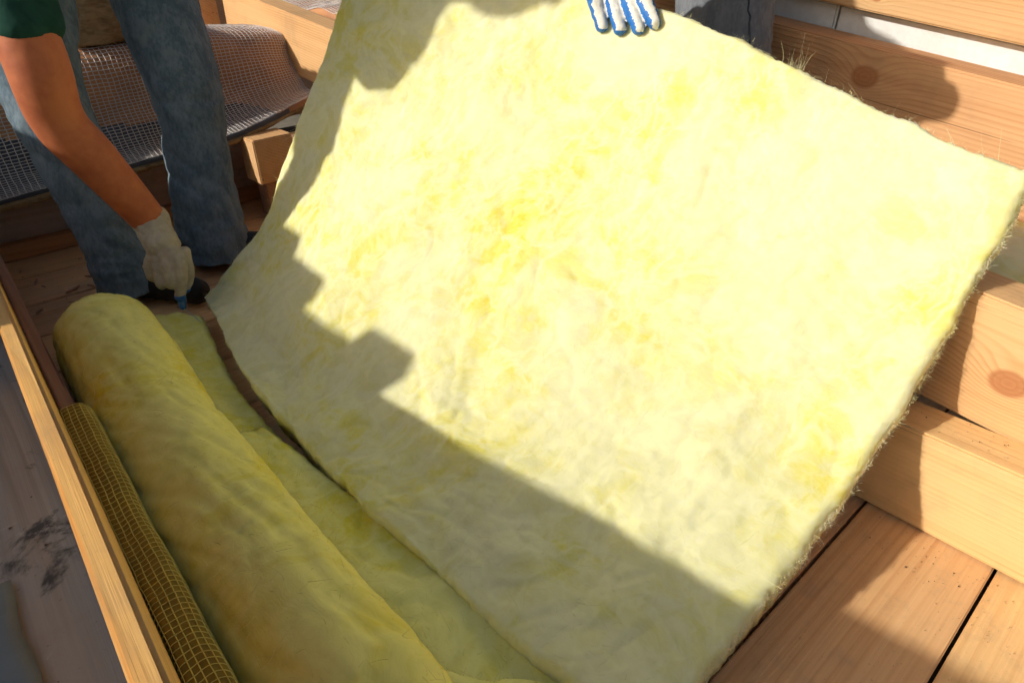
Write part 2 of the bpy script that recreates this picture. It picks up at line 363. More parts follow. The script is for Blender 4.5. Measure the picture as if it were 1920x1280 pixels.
def lumpy(name, dx, dy, dz, loc, mat, amp, sc_, sub=22, rotz=0):
    bm = bmesh.new(); bmesh.ops.create_cube(bm, size=1); bmesh.ops.subdivide_edges(bm, edges=bm.edges[:], cuts=sub, use_grid_fill=True)
    for v in bm.verts:
        p = Vector((v.co.x*dx, v.co.y*dy, (v.co.z+.5)*dz)); n = v.co.normalized()
        q = p*sc_+Vector(loc)*3
        v.co = p+n*amp*(fbm(q, 5)*.8+.7*noise.noise(q*.5))
    o = bm_obj(name, bm, mat, loc=loc, smooth=True); o.rotation_euler.z = rotz; return o
tag(lumpy('mineral_wool_block', .30, .42, .15, (.60, 3.06, .655), M['mineral'], .016, 22), 'brown mineral wool block lying on the mesh slab behind the worker\'s legs', 'insulation')
# second mesh slab beyond the knotty joist
def surf2(u, v):
    x = 1.46+.5*u; yy = 2.2+1.5*v
    return Vector((x, yy, .70+.06*u+.02*noise.noise(Vector((x*7, yy*7, 0)))))
s2 = empty('mesh_wrapped_slab', (1.6, 2.9, .7)); tag(s2, 'mesh covered slab glimpsed beyond the knotty joist at the top edge', 'insulation')
sheet('backing', surf2, 12, 24, [M['film']], s2, None, .05)
net('mesh_netting', surf2, 34, 90, .0034, M['mesh'], s2, 40)

# left side: joist, standing board, weathered plank
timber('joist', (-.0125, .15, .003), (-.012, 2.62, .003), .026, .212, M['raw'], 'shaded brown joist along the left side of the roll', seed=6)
timber('edge_board', (-.040, .10, .248), (-.037, 2.5, .008), .024, .31, M['edge'], 'narrow orange board standing on edge at the left with sunlit top', 'board', seed=7)
timber('weathered_plank', (-.36, .05, .30), (-.36, 2.2, .30), .316, .035, M['grey'], 'weathered grey plank with black and mortar stains at bottom left', 'plank', seed=8)
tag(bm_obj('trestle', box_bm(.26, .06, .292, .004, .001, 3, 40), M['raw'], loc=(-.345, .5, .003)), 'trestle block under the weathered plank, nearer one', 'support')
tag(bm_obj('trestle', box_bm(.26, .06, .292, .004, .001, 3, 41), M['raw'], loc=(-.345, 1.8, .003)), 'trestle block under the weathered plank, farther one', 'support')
# yellow mesh wrap over the near part of that joist
def wrap(u, v):
    yy = .20+1.07*u
    P = [(-.0128, .10), (-.0128, .20), (-.0125, .236), (.004, .240), (.022, .238), (.033, .222), (.034, .17), (.026, .09)]
    p = crv([Vector((a, 0, b)) for a, b in P], v)
    j = noise.noise(Vector((yy*6, v*4, 0)))*.006
    return Vector((p.x+j*.6, yy+.012*noise.noise(Vector((v*3, yy*4, 7)))*(1-u*.0), p.z+j))
wr = empty('mesh_wrapped_edging', (0, .7, .2)); tag(wr, 'yellow mesh over olive brown edging strip beside the standing board', 'insulation')
sheet('backing', wrap, 60, 24, [M['ywrap']], wr)
net('mesh_netting', wrap, 92, 13, .0016, M['ymesh'], wr, 90, .0016, -1)
bl = sheet('slate_sheet', lambda u, v: Vector((-.36+.245*u*(1-.04*v)+.018*noise.noise(Vector((v*5, u, 0))), .15+.62*v, .3385+.006*noise.noise(Vector((u*5, v*5, 2)))+.004)), 14, 20, [M['bluegrey']], None, None, .003)
tag(bl, 'blue grey sheet scrap lying on the weathered plank in the corner', 'sheet')

# stepped gable of blocks that shades the left of the bay (left of the frame)
GX = -.42
gw = empty('gable_wall', (GX-.1, 1.5, 0)); tag(gw, 'stepped white block gable wall left of the bay', 'wall')
GABLE = [(-.8, -.2, .62), (-.2, .4, .62), (.4, .9, .62), (.9, 1.415, .60), (1.415, 1.57, .80), (1.57, 1.785, .745), (1.785, 2.0, .845), (2.0, 2.24, .91), (2.24, 2.6, .88), (2.6, 3.1, .84), (3.1, 3.6, .84)]
for k, (y0, y1, zt) in enumerate(GABLE):
    z0 = -.2
    n = max(1, round((zt-z0)/.2)); h = (zt-z0)/n
    for q in range(n):
        b = bm_obj('block', box_bm(.1, y1-y0-.004, h-.003, .004, .001, 2, k*7+q), M['block'], gw); b.location = Vector((GX-.1, y0, z0+q*h))-gw.location

# ================================================================== INSULATION
ROWS = [(.205, [(.40, .11), (.55, .115), (.74, .14), (.95, .20), (1.15, .345), (1.245, .515), (1.345, .662)]),
        (.42, [(.38, .10), (.53, .11), (.72, .145), (.92, .225), (1.12, .39), (1.24, .55), (1.345, .707)]),
        (.73, [(.355, .10), (.51, .115), (.69, .165), (.89, .285), (1.07, .45), (1.22, .62), (1.34, .79)]),
        (1.01, [(.345, .10), (.49, .12), (.67, .20), (.86, .34), (1.04, .51), (1.20, .68), (1.338, .856)]),
        (1.40, [(.350, .10), (.48, .14), (.63, .25), (.80, .41), (.96, .58), (1.11, .75), (1.24, .91)]),
        (1.86, [(.42, .08), (.53, .17), (.65, .28), (.74, .43), (.85, .60), (.94, .75), (1.03, .92)])]
RY = [r[0] for r in ROWS]
RP = [[Vector((p[0], r[0], p[1])) for p in r[1]] for r in ROWS]
def row_u(yv):
    for i in range(len(RY)-1):
        if yv <= RY[i+1]: return (i+(yv-RY[i])/(RY[i+1]-RY[i]))/(len(RY)-1)
    return 1.0
def batt_base(u, v):
    yv = RY[0]+(RY[-1]-RY[0])*u
    p = crv([crv(r, v) for r in RP], row_u(yv)); p.y = yv; return p
def slab(name, S, nu, nv, th, mat, disp, edge, label, seed=0, fibres=0, fmat=None, bottom=.5):
    """a soft batt: displaced upper face, ragged rim, softer underside"""
    P = np.array([[S(i/nu, j/nv)[:] for j in range(nv+1)] for i in range(nu+1)])
    du = np.gradient(P, axis=0); dv = np.gradient(P, axis=1)
    Nn = np.cross(du, dv); Nn /= np.linalg.norm(Nn, axis=2, keepdims=True)+1e-9
    if Nn[..., 2].mean() < 0: Nn = -Nn
    V = []; nrm = []
    for i in range(nu+1):
        for j in range(nv+1):
            p = Vector(P[i, j]); n = Vector(Nn[i, j]); u = i/nu; v = j/nv
            e = min(min(u, 1-u)*nu*.010, min(v, 1-v)*nv*.010)     # metres from rim, roughly
            rnd = max(0, 1-e/.035)
            q = p+Vector((seed, seed*2, 0))
            d = disp(q, u, v)
            rim = noise.noise(q*12)*.6+noise.noise(q*40)*.28+noise.noise(q*120)*.3
            out = Vector((0, 0, 0))
            if rnd > 0:
                tu = Vector(du[i, j]).normalized(); tv = Vector(dv[i, j]).normalized()
                out = (tu*((1 if u > .5 else -1) if min(u, 1-u)*nu < min(v, 1-v)*nv else 0)+tv*((1 if v > .5 else -1) if min(v, 1-v)*nv <= min(u, 1-u)*nu else 0))
            V.append(p+n*(d*(1-.5*rnd)-rnd*rnd*th*.16)+out*rim*edge*rnd); nrm.append(n)
    n0 = len(V); C_ = nv+1
    for i in range(nu+1):
        for j in range(nv+1):
            k = i*C_+j
            V.append(V[k]-nrm[k]*th*(1-.15*noise.noise(V[k]*8)))
    Fc = []
    for i in range(nu):
        for j in range(nv):
            a = i*C_+j; Fc.append((a, a+C_, a+C_+1, a+1)); Fc.append((n0+a, n0+a+1, n0+a+C_+1, n0+a+C_))
    for i in range(nu):
        a = i*C_; Fc.append((a, n0+a, n0+a+C_, a+C_)); a = i*C_+nv; Fc.append((a, a+C_, n0+a+C_, n0+a))
    for j in range(nv):
        a = j; Fc.append((a, a+1, n0+a+1, n0+a)); a = nu*C_+j; Fc.append((a, n0+a, n0+a+1, a+1))
    root = mesh_obj(name, V, Fc, mat, None, True)
    tag(root, label, 'insulation')
    bm = bmesh.new(); bm.from_mesh(root.data); bmesh.ops.recalc_face_normals(bm, faces=bm.faces); bm.to_mesh(root.data); bm.free()
    return root, V, nrm, nu, nv
def fibre_part(root, items, mat, wd=.0009):
    """items: (base, direction, length, curl)"""
    V = []; Fc = []
    for (p, d, L, cu) in items:
        p = Vector(p); d = Vector(d).normalized(); s = d.orthogonal().normalized()
        s.rotate(Quaternion(d, random.random()*6.28)); c = Vector((random.gauss(0, 1), random.gauss(0, 1), random.gauss(0, 1)))*cu
        b = len(V)
        for k in range(4):
            t = k/3; q = p+d*L*t+c*L*t*t; hw = s*wd*.5*(1-.7*t)
            V.extend([q-hw, q+hw])
        for k in range(3): Fc.append((b+2*k, b+2*k+1, b+2*k+3, b+2*k+2))
    o = mesh_obj('loose_fibres', V, Fc, mat, root); return tag(o, kind='stuff')

def disp_batt(q, u, v):
    wq = q+noise.noise_vector(q*3.0)*.10
    low = max(0, 1-v*3.2)                                      # the part lying on the floor is lumpier
    d = fbm(wq*4.5, 3)*(.009+.012*low)+noise.noise(wq*9)*.0035
    r = 1-abs(noise.noise(wq*5.5+Vector((4, 1, 7))))*2.2       # soft pleats
    d -= max(0, r)**3*(.0022+.009*low*low)
    r2 = 1-abs(noise.noise(wq*12+Vector((1, 9, 2))))*2.4
    d -= max(0, r2)**3*(.0022+.002*low)
    d += noise.noise(wq*26)*.0012+noise.noise(wq*60)*.0010
    n = noise.noise(wq*3.6+Vector((2, 5, 8)))*1.5+noise.noise(wq*9)*.8+noise.noise(wq*21)*.35     # torn layers: plateaus with soft steps
    t = n*2.4; f = t-math.floor(t); f = min(1, f/.32); f = f*f*(3-2*f)
    d += (math.floor(t)+f-t*.9)*(.0011+.0032*low)
    return d
root, V, NR, nu, nv = slab('insulation_sheet', batt_base, 330, 230, .065, M['wool'], disp_batt, .011,
    'large yellow glass wool sheet held up at the middle of the bay')
it = []
C_ = nv+1
def add_edge(i, j, out, n, Lm, spread):
    k = i*C_+j
    base = V[k].lerp(V[k+(nu+1)*C_], random.random()**2*.6)
    for _ in range(n):
        d = out+Vector((random.gauss(0, spread), random.gauss(0, spread), random.gauss(0, spread)))
        it.append((base+Vector((random.gauss(0, .003), random.gauss(0, .003), random.gauss(0, .003))), d, Lm*(.3+random.random()**2*1.4), .35))
for rep in range(50):
    for j in range(nv+1): add_edge(0, j, Vector((0, -1, 0))+NR[j]*.2, 1, .0030+.006*abs(noise.noise(V[j]*22)), 1.0)
for rep in range(7):
    for i in range(nu+1):
        add_edge(i, nv, (V[i*C_+nv]-V[i*C_+nv-3]).normalized(), 1, .006, .7)
        add_edge(i, 0, Vector((-1, 0, .3)), 1, .005, .6)
    for j in range(nv+1): add_edge(nu, j, Vector((0, 1, 0)), 1, .007, .6)
fibre_part(root, it, M['fibre'], .0006); it = []
for _ in range(9000):                                          # wisps lying on the face
    i = random.randrange(nu+1); j = random.randrange(nv+1); k = i*C_+j
    t = NR[k].orthogonal(); t.rotate(Quaternion(NR[k], random.random()*6.28))
    it.append((V[k]+NR[k]*.0006, t+NR[k]*(.06+.15*random.random()), .008+.022*random.random()**2, .5))
kk = min(range(nu+1), key=lambda i: abs(V[i*C_+nv].y-.66))*C_+nv       # one long tuft on the upper edge
for _ in range(34): it.append((V[kk]+Vector((random.gauss(0, .006), random.gauss(0, .008), -.004)), Vector((.2+random.gauss(0, .10), random.gauss(0, .16), 1)), .012+.035*random.random(), .28))
fibre_part(root, it, M['fibre'], .0005)

# the roll
def roll_surf(u, v):
    yy = .10+1.73*u; a = v*2*math.pi
    e = max(0, (u-.93)/.07); r = (.117-.006*max(0, .6-u))*(1-.55*e**3)
    cx = .137+.010*math.sin(yy*4.2); cz = .118
    return Vector((cx+r*math.cos(a)*1.02, yy-0.02*e*0, cz+r*math.sin(a)))
def roll_mesh():
    nu, nv = 240, 96; V = []; N = []
    for i in range(nu+1):
        for j in range(nv):
            u = i/nu; p = roll_surf(u, j/nv); a = j/nv*2*math.pi; n = Vector((math.cos(a), 0, math.sin(a)))
            q = p+Vector((11, 3, 5)); wq = q+noise.noise_vector(q*4)*.05
            st = Vector((wq.x*9, wq.y*5+wq.x*9, wq.z*9))          # diagonal pull wrinkles
            d = fbm(wq*5, 3)*.008-max(0, 1-abs(noise.noise(st*1.3))*2.3)**3*.005-max(0, 1-abs(noise.noise(st*2.9))*2.4)**3*.0025+noise.noise(wq*40)*.0016
            p = p+n*d; p.z = max(p.z, .004); V.append(p); N.append(n)
    Fc = [(i*nv+j, i*nv+(j+1) % nv, (i+1)*nv+(j+1) % nv, (i+1)*nv+j) for i in range(nu) for j in range(nv)]
    Fc.append(tuple(range(nv))); Fc.append(tuple(nu*nv+j for j in range(nv))[::-1])
    o = mesh_obj('insulation_roll', V, Fc, M['wool2'], None, True)
    bm = bmesh.new(); bm.from_mesh(o.data); bmesh.ops.recalc_face_normals(bm, faces=bm.faces); bm.to_mesh(o.data); bm.free()
    tag(o, 'long rolled bolster of deep yellow glass wool along the left joist', 'insulation')
    it = []
    for _ in range(3000):
        k = random.randrange(len(V)); n = N[k]; t = n.orthogonal(); t.rotate(Quaternion(n, random.random()*6.28))
        it.append((V[k], t+n*.25, .008+.022*random.random()**2, .4))
    for _ in range(500):
        k = nu*nv+random.randrange(nv); it.append((V[k], N[k]*.6+Vector((0, 1, 0)), .012+.012*random.random(), .4))
    fibre_part(o, it, M['fibre2'], .0005)
roll_mesh()

# the strip between roll and cut, in two lengths
def strip(name, y0, y1, zt, label, seed, x1f, mat):
    def S(u, v):
        yy = y0+(y1-y0)*u
        x0 = .185; x1 = x1f(yy)
        h = zt+.018*math.sin(min(v*1.3, 1)*math.pi)*.6-.012*v
        return Vector((x0+(x1-x0)*v, yy, h))
    def D(q, u, v):
        wq = q+noise.noise_vector(q*4)*.06
        return fbm(wq*7, 3)*.008-max(0, 1-abs(noise.noise(wq*9))*2.3)**3*.006+noise.noise(wq*40)*.0015
    r, V, N, nu, nv = slab(name, S, max(40, int((y1-y0)*110)), 34, .075, mat, D, .008, label, seed)
    it = []; C_ = nv+1
    for i in range(nu+1):
        for _ in range(3): it.append((V[i*C_+nv], Vector((1, random.gauss(0, .6), .5+random.gauss(0, .5))), .004+.008*random.random(), .4))
    for j in range(nv+1):
        for _ in range(5): it.append((V[nu*C_+j], Vector((random.gauss(0, .5), 1, .3+random.gauss(0, .5))), .006+.014*random.random(), .4))
    for _ in range(900):
        k = random.randrange((nu+1)*C_); t = Vector((random.gauss(0, 1), random.gauss(0, 1), .3)); it.append((V[k], t, .006+.016*random.random()**2, .4))
    fibre_part(r, it, M['fibre2'], .0005)
strip('insulation_strip', 1.14, 1.875, .078, 'far length of the cut glass wool strip under the gloved hand', 2, lambda y: batt_base((y-.205)/1.655, 0).x-.012-.010*max(0, (y-1.15)/.5)-.05*max(0, (y-1.80)/.07), M['wool3'])
strip('insulation_strip', .22, 1.19, .095, 'near length of the cut glass wool strip between roll and sheet', 5, lambda y: batt_base(max(0, y-.205)/1.655, 0).x+.018-.030*max(0, (y-.80)/.25), M['wool3'])
# torn fluff at the near end
def fluffS(u, v):
    xx = .15+.37*u+.03*noise.noise(Vector((v*5, 4, 1)))
    yf = .545-(xx-.20)*1.05+.035*noise.noise(Vector((xx*14, 1, 0)))
    h = (max(0, math.sin(v*math.pi))*max(0, math.sin(u*math.pi)))**.5
    return Vector((xx, yf-.26*(1-v), .072+.062*h+.10*max(0, .26-xx)*h*4))
r, FV, FN, fu, fv = slab('torn_insulation', fluffS, 70, 40, .05, M['wool3'], lambda q, u, v: fbm(q*11, 4)*.013-max(0, 1-abs(noise.noise(q*16))*2.2)**2*.008, .02, 'torn fluffy glass wool heap at the near end of the cut', 9)
it = []
for _ in range(1500):
    k = random.randrange((fu+1)*(fv+1)); it.append((FV[k], FN[k]*.5+Vector((random.gauss(0, .6), random.gauss(0, .6), random.gauss(0, .4))), .005+.016*random.random()**2, .6))
fibre_part(r, it, M['fibre2'], .0005)
# insulation already laid between joist and purlin
def laidS(u, v):
    return Vector((1.40+.44*v, -.55+1.25*u, .415+.02*math.sin(v*math.pi)+.02*u))
r, LV, LN, lu, lv = slab('insulation_sheet', laidS, 90, 40, .09, M['wool'], lambda q, u, v: fbm(q*8, 4)*.012, .012, 'laid yellow insulation between the knotty joist and the purlin', 12)

# ================================================================== PEOPLE
SA, CA = math.sin(R(41.5)), math.cos(R(41.5))
def Q(r, f, z): return Vector((CA*r+SA*f, -SA*r+CA*f, z))      # right / ahead of the camera foot / up
def loft(pts, rad, n=20, res=8, flat=1.0, flatdir=None, hem=False):
    """closed tapered tube through pts; returns verts, faces"""
    P = [Vector(p) for p in pts]; m = (len(P)-1)*res
    Rv = [Vector((r, 0, 0)) for r in rad]
    C = [(crv(P, i/m), crv(Rv, i/m).x) for i in range(m+1)]
    V = []; Fc = []; prev = None
    # rounded ends
    t0 = (C[1][0]-C[0][0]).normalized(); t1 = (C[-1][0]-C[-2][0]).normalized()
    C = ([(C[0][0]-t0*.012, C[0][1]*1.03)] if hem else [(C[0][0]-t0*C[0][1]*.55, C[0][1]*.35), (C[0][0]-t0*C[0][1]*.35, C[0][1]*.75)])+C+[(C[-1][0]+t1*C[-1][1]*.35, C[-1][1]*.75), (C[-1][0]+t1*C[-1][1]*.55, C[-1][1]*.35)]
    for i, (c, r) in enumerate(C):
        t = (C[min(i+1, len(C)-1)][0]-C[max(i-1, 0)][0]).normalized()
        if prev is None: s = (flatdir-t*flatdir.dot(t)).normalized() if flatdir is not None else t.orthogonal().normalized()
        else: s = (prev-t*prev.dot(t)).normalized()
        prev = s; b = t.cross(s)
        for k in range(n):
            a = 2*math.pi*k/n; V.append(c+s*math.cos(a)*r*flat+b*math.sin(a)*r)
    for i in range(len(C)-1):
        for k in range(n): Fc.append((i*n+k, i*n+(k+1) % n, (i+1)*n+(k+1) % n, (i+1)*n+k))
    Fc.append(tuple(range(n))[::-1]); Fc.append(tuple((len(C)-1)*n+k for k in range(n)))
    return V, Fc
def ball(c, r, sx=1, sy=1, sz=1):
    bm = bmesh.new(); bmesh.ops.create_icosphere(bm, subdivisions=3, radius=r, matrix=Matrix.Translation(c) @ Matrix.Diagonal((sx, sy, sz, 1)))
    V = [v.co.copy() for v in bm.verts]; bm.verts.index_update(); Fc = [tuple(v.index for v in f.verts) for f in bm.faces]; bm.free(); return V, Fc
def fuse(name, parts, voxel, mat, parent, smooth=4, disp=None):
    V = []; Fc = []
    for v, f in parts:
        b = len(V); V += list(v); Fc += [tuple(b+q for q in x) for x in f]
    t = mesh_obj('tmp', V, Fc, M['skin'])
    m = t.modifiers.new('r', 'REMESH'); m.mode = 'VOXEL'; m.voxel_size = voxel
    if smooth: s = t.modifiers.new('s', 'SMOOTH'); s.iterations = smooth; s.factor = .5
    bpy.context.view_layer.update()
    dg = bpy.context.evaluated_depsgraph_get()
    me = bpy.data.meshes.new_from_object(t.evaluated_get(dg)); old = t.data
    bpy.data.objects.remove(t); bpy.data.meshes.remove(old)
    me.name = name; me.materials.clear()
    for q in (mat if isinstance(mat, list) else [mat]): me.materials.append(q)
    if disp:
        N = [v.normal.copy() for v in me.vertices]
        for v, n in zip(me.vertices, N): v.co += n*disp(v.co)
        me.update()
    me.polygons.foreach_set('use_smooth', [True]*len(me.polygons))
    o = bpy.data.objects.new(name, me); col.objects.link(o); o.parent = parent; o.location = -parent.location
    return o
def cloth_fold(amp, knees=()):
    def f(p):
        q = p+noise.noise_vector(p*5)*.04
        d = noise.noise(Vector((q.x*9, q.y*9, q.z*4.5)))*amp
        d -= max(0, 1-abs(noise.noise(Vector((q.x*7, q.y*7, q.z*9+q.x*6))))*2.6)**2*amp*.8
        for k in knees:
            e = math.exp(-(p-k).length_squared/.02)
            d -= e*max(0, 1-abs(noise.noise(Vector((q.x*8, q.y*8, q.z*22))))*2.2)**2*.013
        return d
    return f
def hand(parts_out, wrist, palm_c, knuckles, tips, mids, thumb, pr=.045, fr=.0115):
    """glove: palm plus five fingers"""
    parts_out.append(loft([wrist, palm_c.lerp(wrist, .4), palm_c, sum(knuckles, Vector())/4], [.040, .043, pr, pr*.86], 18, 8))
    for k, m, t in zip(knuckles, mids, tips):  # unequal, bent fingers
        parts_out.append(loft([k, m, t], [fr*1.2, fr*1.15, fr*.80], 12, 8))
    parts_out.append(loft(thumb, [fr*1.5, fr*1.3, fr], 12, 8))

# ---- worker in blue jeans, bending over the cut
p1 = empty('person', Q(-1.12, 1.93, 0)); tag(p1, 'person in blue jeans and dark green shirt bending down, gloved hand holding a knife', 'person')
fR = Q(-1.045, 2.06, 0); kR = Q(-1.050, 2.165, .54); hR = Q(-1.17, 2.34, 1.12)
fL = Q(-1.196, 1.83, 0); kL = Q(-1.325, 1.90, .60); hL = Q(-1.38, 2.12, 1.12)
tr = [loft([fR+Vector((.012, 0, .035)), fR.lerp(kR, .30)+Vector((0, 0, .03)), fR.lerp(kR, .7), kR, kR.lerp(hR, .5), hR], [.122, .112, .104, .112, .128, .145], hem=True),
      loft([fL+Vector((0, 0, .030)), fL.lerp(kL, .3)+Vector((0, 0, .02)), fL.lerp(kL, .7), kL, kL.lerp(hL, .5), hL], [.116, .104, .102, .108, .122, .145], hem=True),
      loft([hL+Vector((0, 0, -.02)), (hL+hR)/2+Vector((0, 0, .06)), hR+Vector((0, 0, -.02))], [.15, .17, .15])]
t1 = fuse('trousers', tr, .011, M['denim1'], p1, 3, cloth_fold(.010, [kR, kL, fR+Vector((0, 0, .1)), fL+Vector((0, 0, .1))]))
def seam(tro, pts, parent):
    m = 40; P = []
    for i in range(m+1):
        ok, loc, nor, _ = tro.closest_point_on_mesh(crv([Vector(p) for p in pts], i/m)); P.append(loc+nor*.0004)
    v, f = loft(P, [.0026]*len(P), 6, 1)
    return mesh_obj('seam', v, f, M['seam'], parent, True)
def shoe(name, foot, ang, parent):
    d = Vector((math.cos(ang), math.sin(ang), 0))
    return fuse(name, [loft([foot-d*.08+Vector((0, 0, .05)), foot+d*.05+Vector((0, 0, .05)), foot+d*.23+Vector((0, 0, .036))], [.048, .054, .040], flat=1.0),
                       loft([foot+Vector((0, 0, .05)), foot+Vector((0, 0, .15))], [.05, .05])], .008, M['shoe'], parent, 3)
shoe('shoe', fR+Vector((-.0, 0, .012)), -.35, p1); shoe('shoe', fL+Vector((0, 0, .012)), -1.0, p1)
pel = (hL+hR)/2+Vector((0, 0, .06)); chest = Q(-1.05, 1.77, 1.26); sL = Q(-1.19, 1.70, 1.12); sR = Q(-.88, 1.72, 1.24)
elR = Q(-.93, 1.61, 1.01); slv = Q(-1.110, 1.615, .79)
fuse('shirt', [loft([pel, pel.lerp(chest, .5)+Vector((0, 0, .05)), chest], [.17, .18, .18]), loft([sL, chest, sR], [.10, .16, .10]),
               loft([sL, sL.lerp(slv, .5), slv], [.105, .092, .086]), loft([sR, sR.lerp(elR, .75)], [.11, .085])], .012, M['shirt'], p1, 3, cloth_fold(.010))
el = Q(-1.108, 1.605, .615); wr1 = Q(-1.012, 1.690, .312); neck = Q(-.97, 1.60, 1.36); hd = Q(-.94, 1.48, 1.46)
hnR = Q(-.97, 1.76, 1.08)
fuse('body', [loft([sL, el+Vector((0, 0, .16)), el, el.lerp(wr1, .35), wr1, wr1.lerp(Q(-.97, 1.63, .25), .5)], [.06, .068, .062, .060, .047, .040]),
              loft([sR, elR, hnR], [.07, .055, .04]), loft([chest, neck, hd], [.09, .065, .06]),
              ball(hd, .115, .85, .95, 1.12), ball(hd+Q(.05, -.11, -.02), .022)]+[ball(hd+Q(s*.10-.02, .02, 0), .026, .5, 1, 1.2) for s in (-1, 1)], .009, M['skin'], p1, 3)
fuse('hair', [ball(hd+Vector((0, 0, .02))+Q(-.01, .03, 0), .128, .92, .98, 1.02)], .012, M['hair'], p1, 2)
# glove with the blade
X = Vector
kn = [X((.3767, 1.8057, .2301)), X((.3468, 1.8162, .2115)), X((.3275, 1.8466, .2049)), X((.3155, 1.8835, .2134))]
midd = [X((.3635, 1.7934, .180)), X((.3397, 1.8113, .1763)), X((.322, 1.8413, .1707)), X((.3125, 1.879, .1828))]
tipd = [X((.3467, 1.8022, .1300)), X((.3455, 1.8655, .1566)), X((.3283, 1.895, .151)), X((.322, 1.9304, .1636))]
wv = X((.360, 1.915, .292)); pc = X((.362, 1.868, .2560)); fw = (kn[1]-pc).normalized(); cr = (kn[0]-kn[3]).normalized()
gl = [loft([wr1, wv, pc], [.046, .047, .046], 18, 8)]
for q in range(4): gl.append(loft([wv.lerp(pc, .5), pc.lerp(kn[q], .55), kn[q]], [.030, .027, .020], 14, 8))
for a, b, c in zip(kn, midd, tipd): gl.append(loft([a, b, c], [.0195, .0175, .0140], 12, 8))
gl.append(loft([X((.3991, 1.8386, .2472)), X((.3960, 1.829, .1888)), X((.3720, 1.8254, .1400))], [.020, .017, .0135], 12, 8))
gl.append(loft([wr1+(wr1-wv)*.75, wr1, wv], [.050, .051, .046]))
go = fuse('glove', gl, .0036, [M['glove'], M['blue']], p1, 2, lambda p: noise.noise(p*60)*.0012+noise.noise(p*22)*.0022-max(0, 1-abs(noise.noise(Vector((p.x*18, p.y*18, p.z*34))))*2.5)**2*.0022)
tz = tipd[0].z
for f in go.data.polygons:
    if f.center.z < tz+.012 or (f.normal.dot(fw.cross(cr)) < -.45 and f.center.z < pc.z-.02 and f.normal.z < -.3): f.material_index = 1
kb = X((.3537, 1.815, .1173))
kn1 = empty('knife', kb); tag(kn1, 'blue handled cutting knife under the gloved finger at the strip', 'knife')
fuse('handle', [loft([X((.3685, 1.8527, .1433)), kb, X((.3466, 1.7979, .1011))], [.013, .014, .011], flat=.6)], .003, M['knife'], kn1, 1)
bV = [X((.3450, 1.800, .1040)), X((.3480, 1.798, .0960)), X((.3655, 1.7265, .078)), X((.3640, 1.7265, .0815))]
bV = bV+[v+X((.0012, .0012, 0)) for v in bV]
mesh_obj('blade', bV, [(0, 1, 2, 3), (7, 6, 5, 4), (0, 4, 5, 1), (1, 5, 6, 2), (2, 6, 7, 3), (3, 7, 4, 0)], M['steel'], kn1)

# ---- worker in grey jeans behind the sheet
p2 = empty('person', Q(.50, 1.96, 0)); tag(p2, 'person in grey jeans behind the sheet, gloved fingers gripping its upper edge', 'person')
gA = Q(.60, 1.94, 0); gB = Q(.20, 2.16, 0); ka = Q(.585, 1.885, .62); kb2 = Q(.24, 2.10, .62); ha = Q(.54, 2.00, 1.16); hb = Q(.26, 2.10, 1.16)
t2 = fuse('trousers', [loft([gA+Vector((0, 0, .06)), gA.lerp(ka, .5), ka, ka.lerp(ha, .5), ha], [.10, .105, .118, .130, .14]),
                  loft([gB+Vector((0, 0, .06)), gB.lerp(kb2, .5), kb2, kb2.lerp(hb, .5), hb], [.10, .10, .105, .12, .14]),
                  loft([ha, (ha+hb)/2+Vector((0, 0, .05)), hb], [.15, .16, .15])], .012, M['denim2'], p2, 3, cloth_fold(.010, [ka]))
seam(t2, [gA+Q(.06, -.25, .1), ka+Q(.06, -.25, 0), ka.lerp(ha, .5)+Q(.05, -.25, 0), ha+Q(.04, -.25, 0)], p2)
shoe('shoe', gA+Vector((0, 0, .012)), -2.2, p2); shoe('shoe', gB+Vector((0, 0, .012)), -2.2, p2)
ch2 = Q(.34, 1.93, 1.72); s2a = Q(.14, 1.90, 1.72); s2b = Q(.58, 1.90, 1.72)
fuse('shirt', [loft([(ha+hb)/2, Q(.38, 2.02, 1.42), ch2], [.17, .17, .18]), loft([s2a, ch2, s2b], [.09, .14, .09]), loft([s2a, Q(.12, 1.80, 1.50)], [.09, .08]), loft([s2b, Vector((1.40, 1.16, 1.38)), Vector((1.33, 1.10, 1.12)), Vector((1.30, .92, 1.03)), Vector((1.285, .77, .99))], [.09, .085, .085, .085, .085])], .014, M['shirt2'], p2, 3, cloth_fold(.010))  # second sleeve is out of view, posed to throw shade on the purlin
w2 = Q(.245, 1.600, 1.03); hd2 = Q(.33, 1.86, 2.06)
fuse('body', [loft([s2a, Q(.12, 1.74, 1.38), Q(.20, 1.66, 1.2), w2, Q(.25, 1.59, .98)], [.06, .055, .052, .038, .034]), loft([s2b, Vector((1.40, 1.16, 1.38)), Vector((1.33, 1.10, 1.12)), Vector((1.29, .84, .985)), Vector((1.27, .71, .985))], [.06, .055, .055, .05, .04]),  # unseen second forearm, laid there for the shadow on the purlin
              loft([ch2, Q(.34, 1.90, 1.92), hd2], [.09, .065, .06]), ball(hd2, .115, .85, .95, 1.12), ball(hd2+Q(0, -.12, -.02), .02)]+[ball(hd2+Q(s*.10, .01, 0), .026, .5, 1, 1.2) for s in (-1, 1)], .010, M['skin'], p2, 3)
fuse('hair', [ball(hd2+Vector((0, 0, .03))+Q(0, .03, 0), .118, .88, .98, 1.08)], .012, M['hair'], p2, 2)

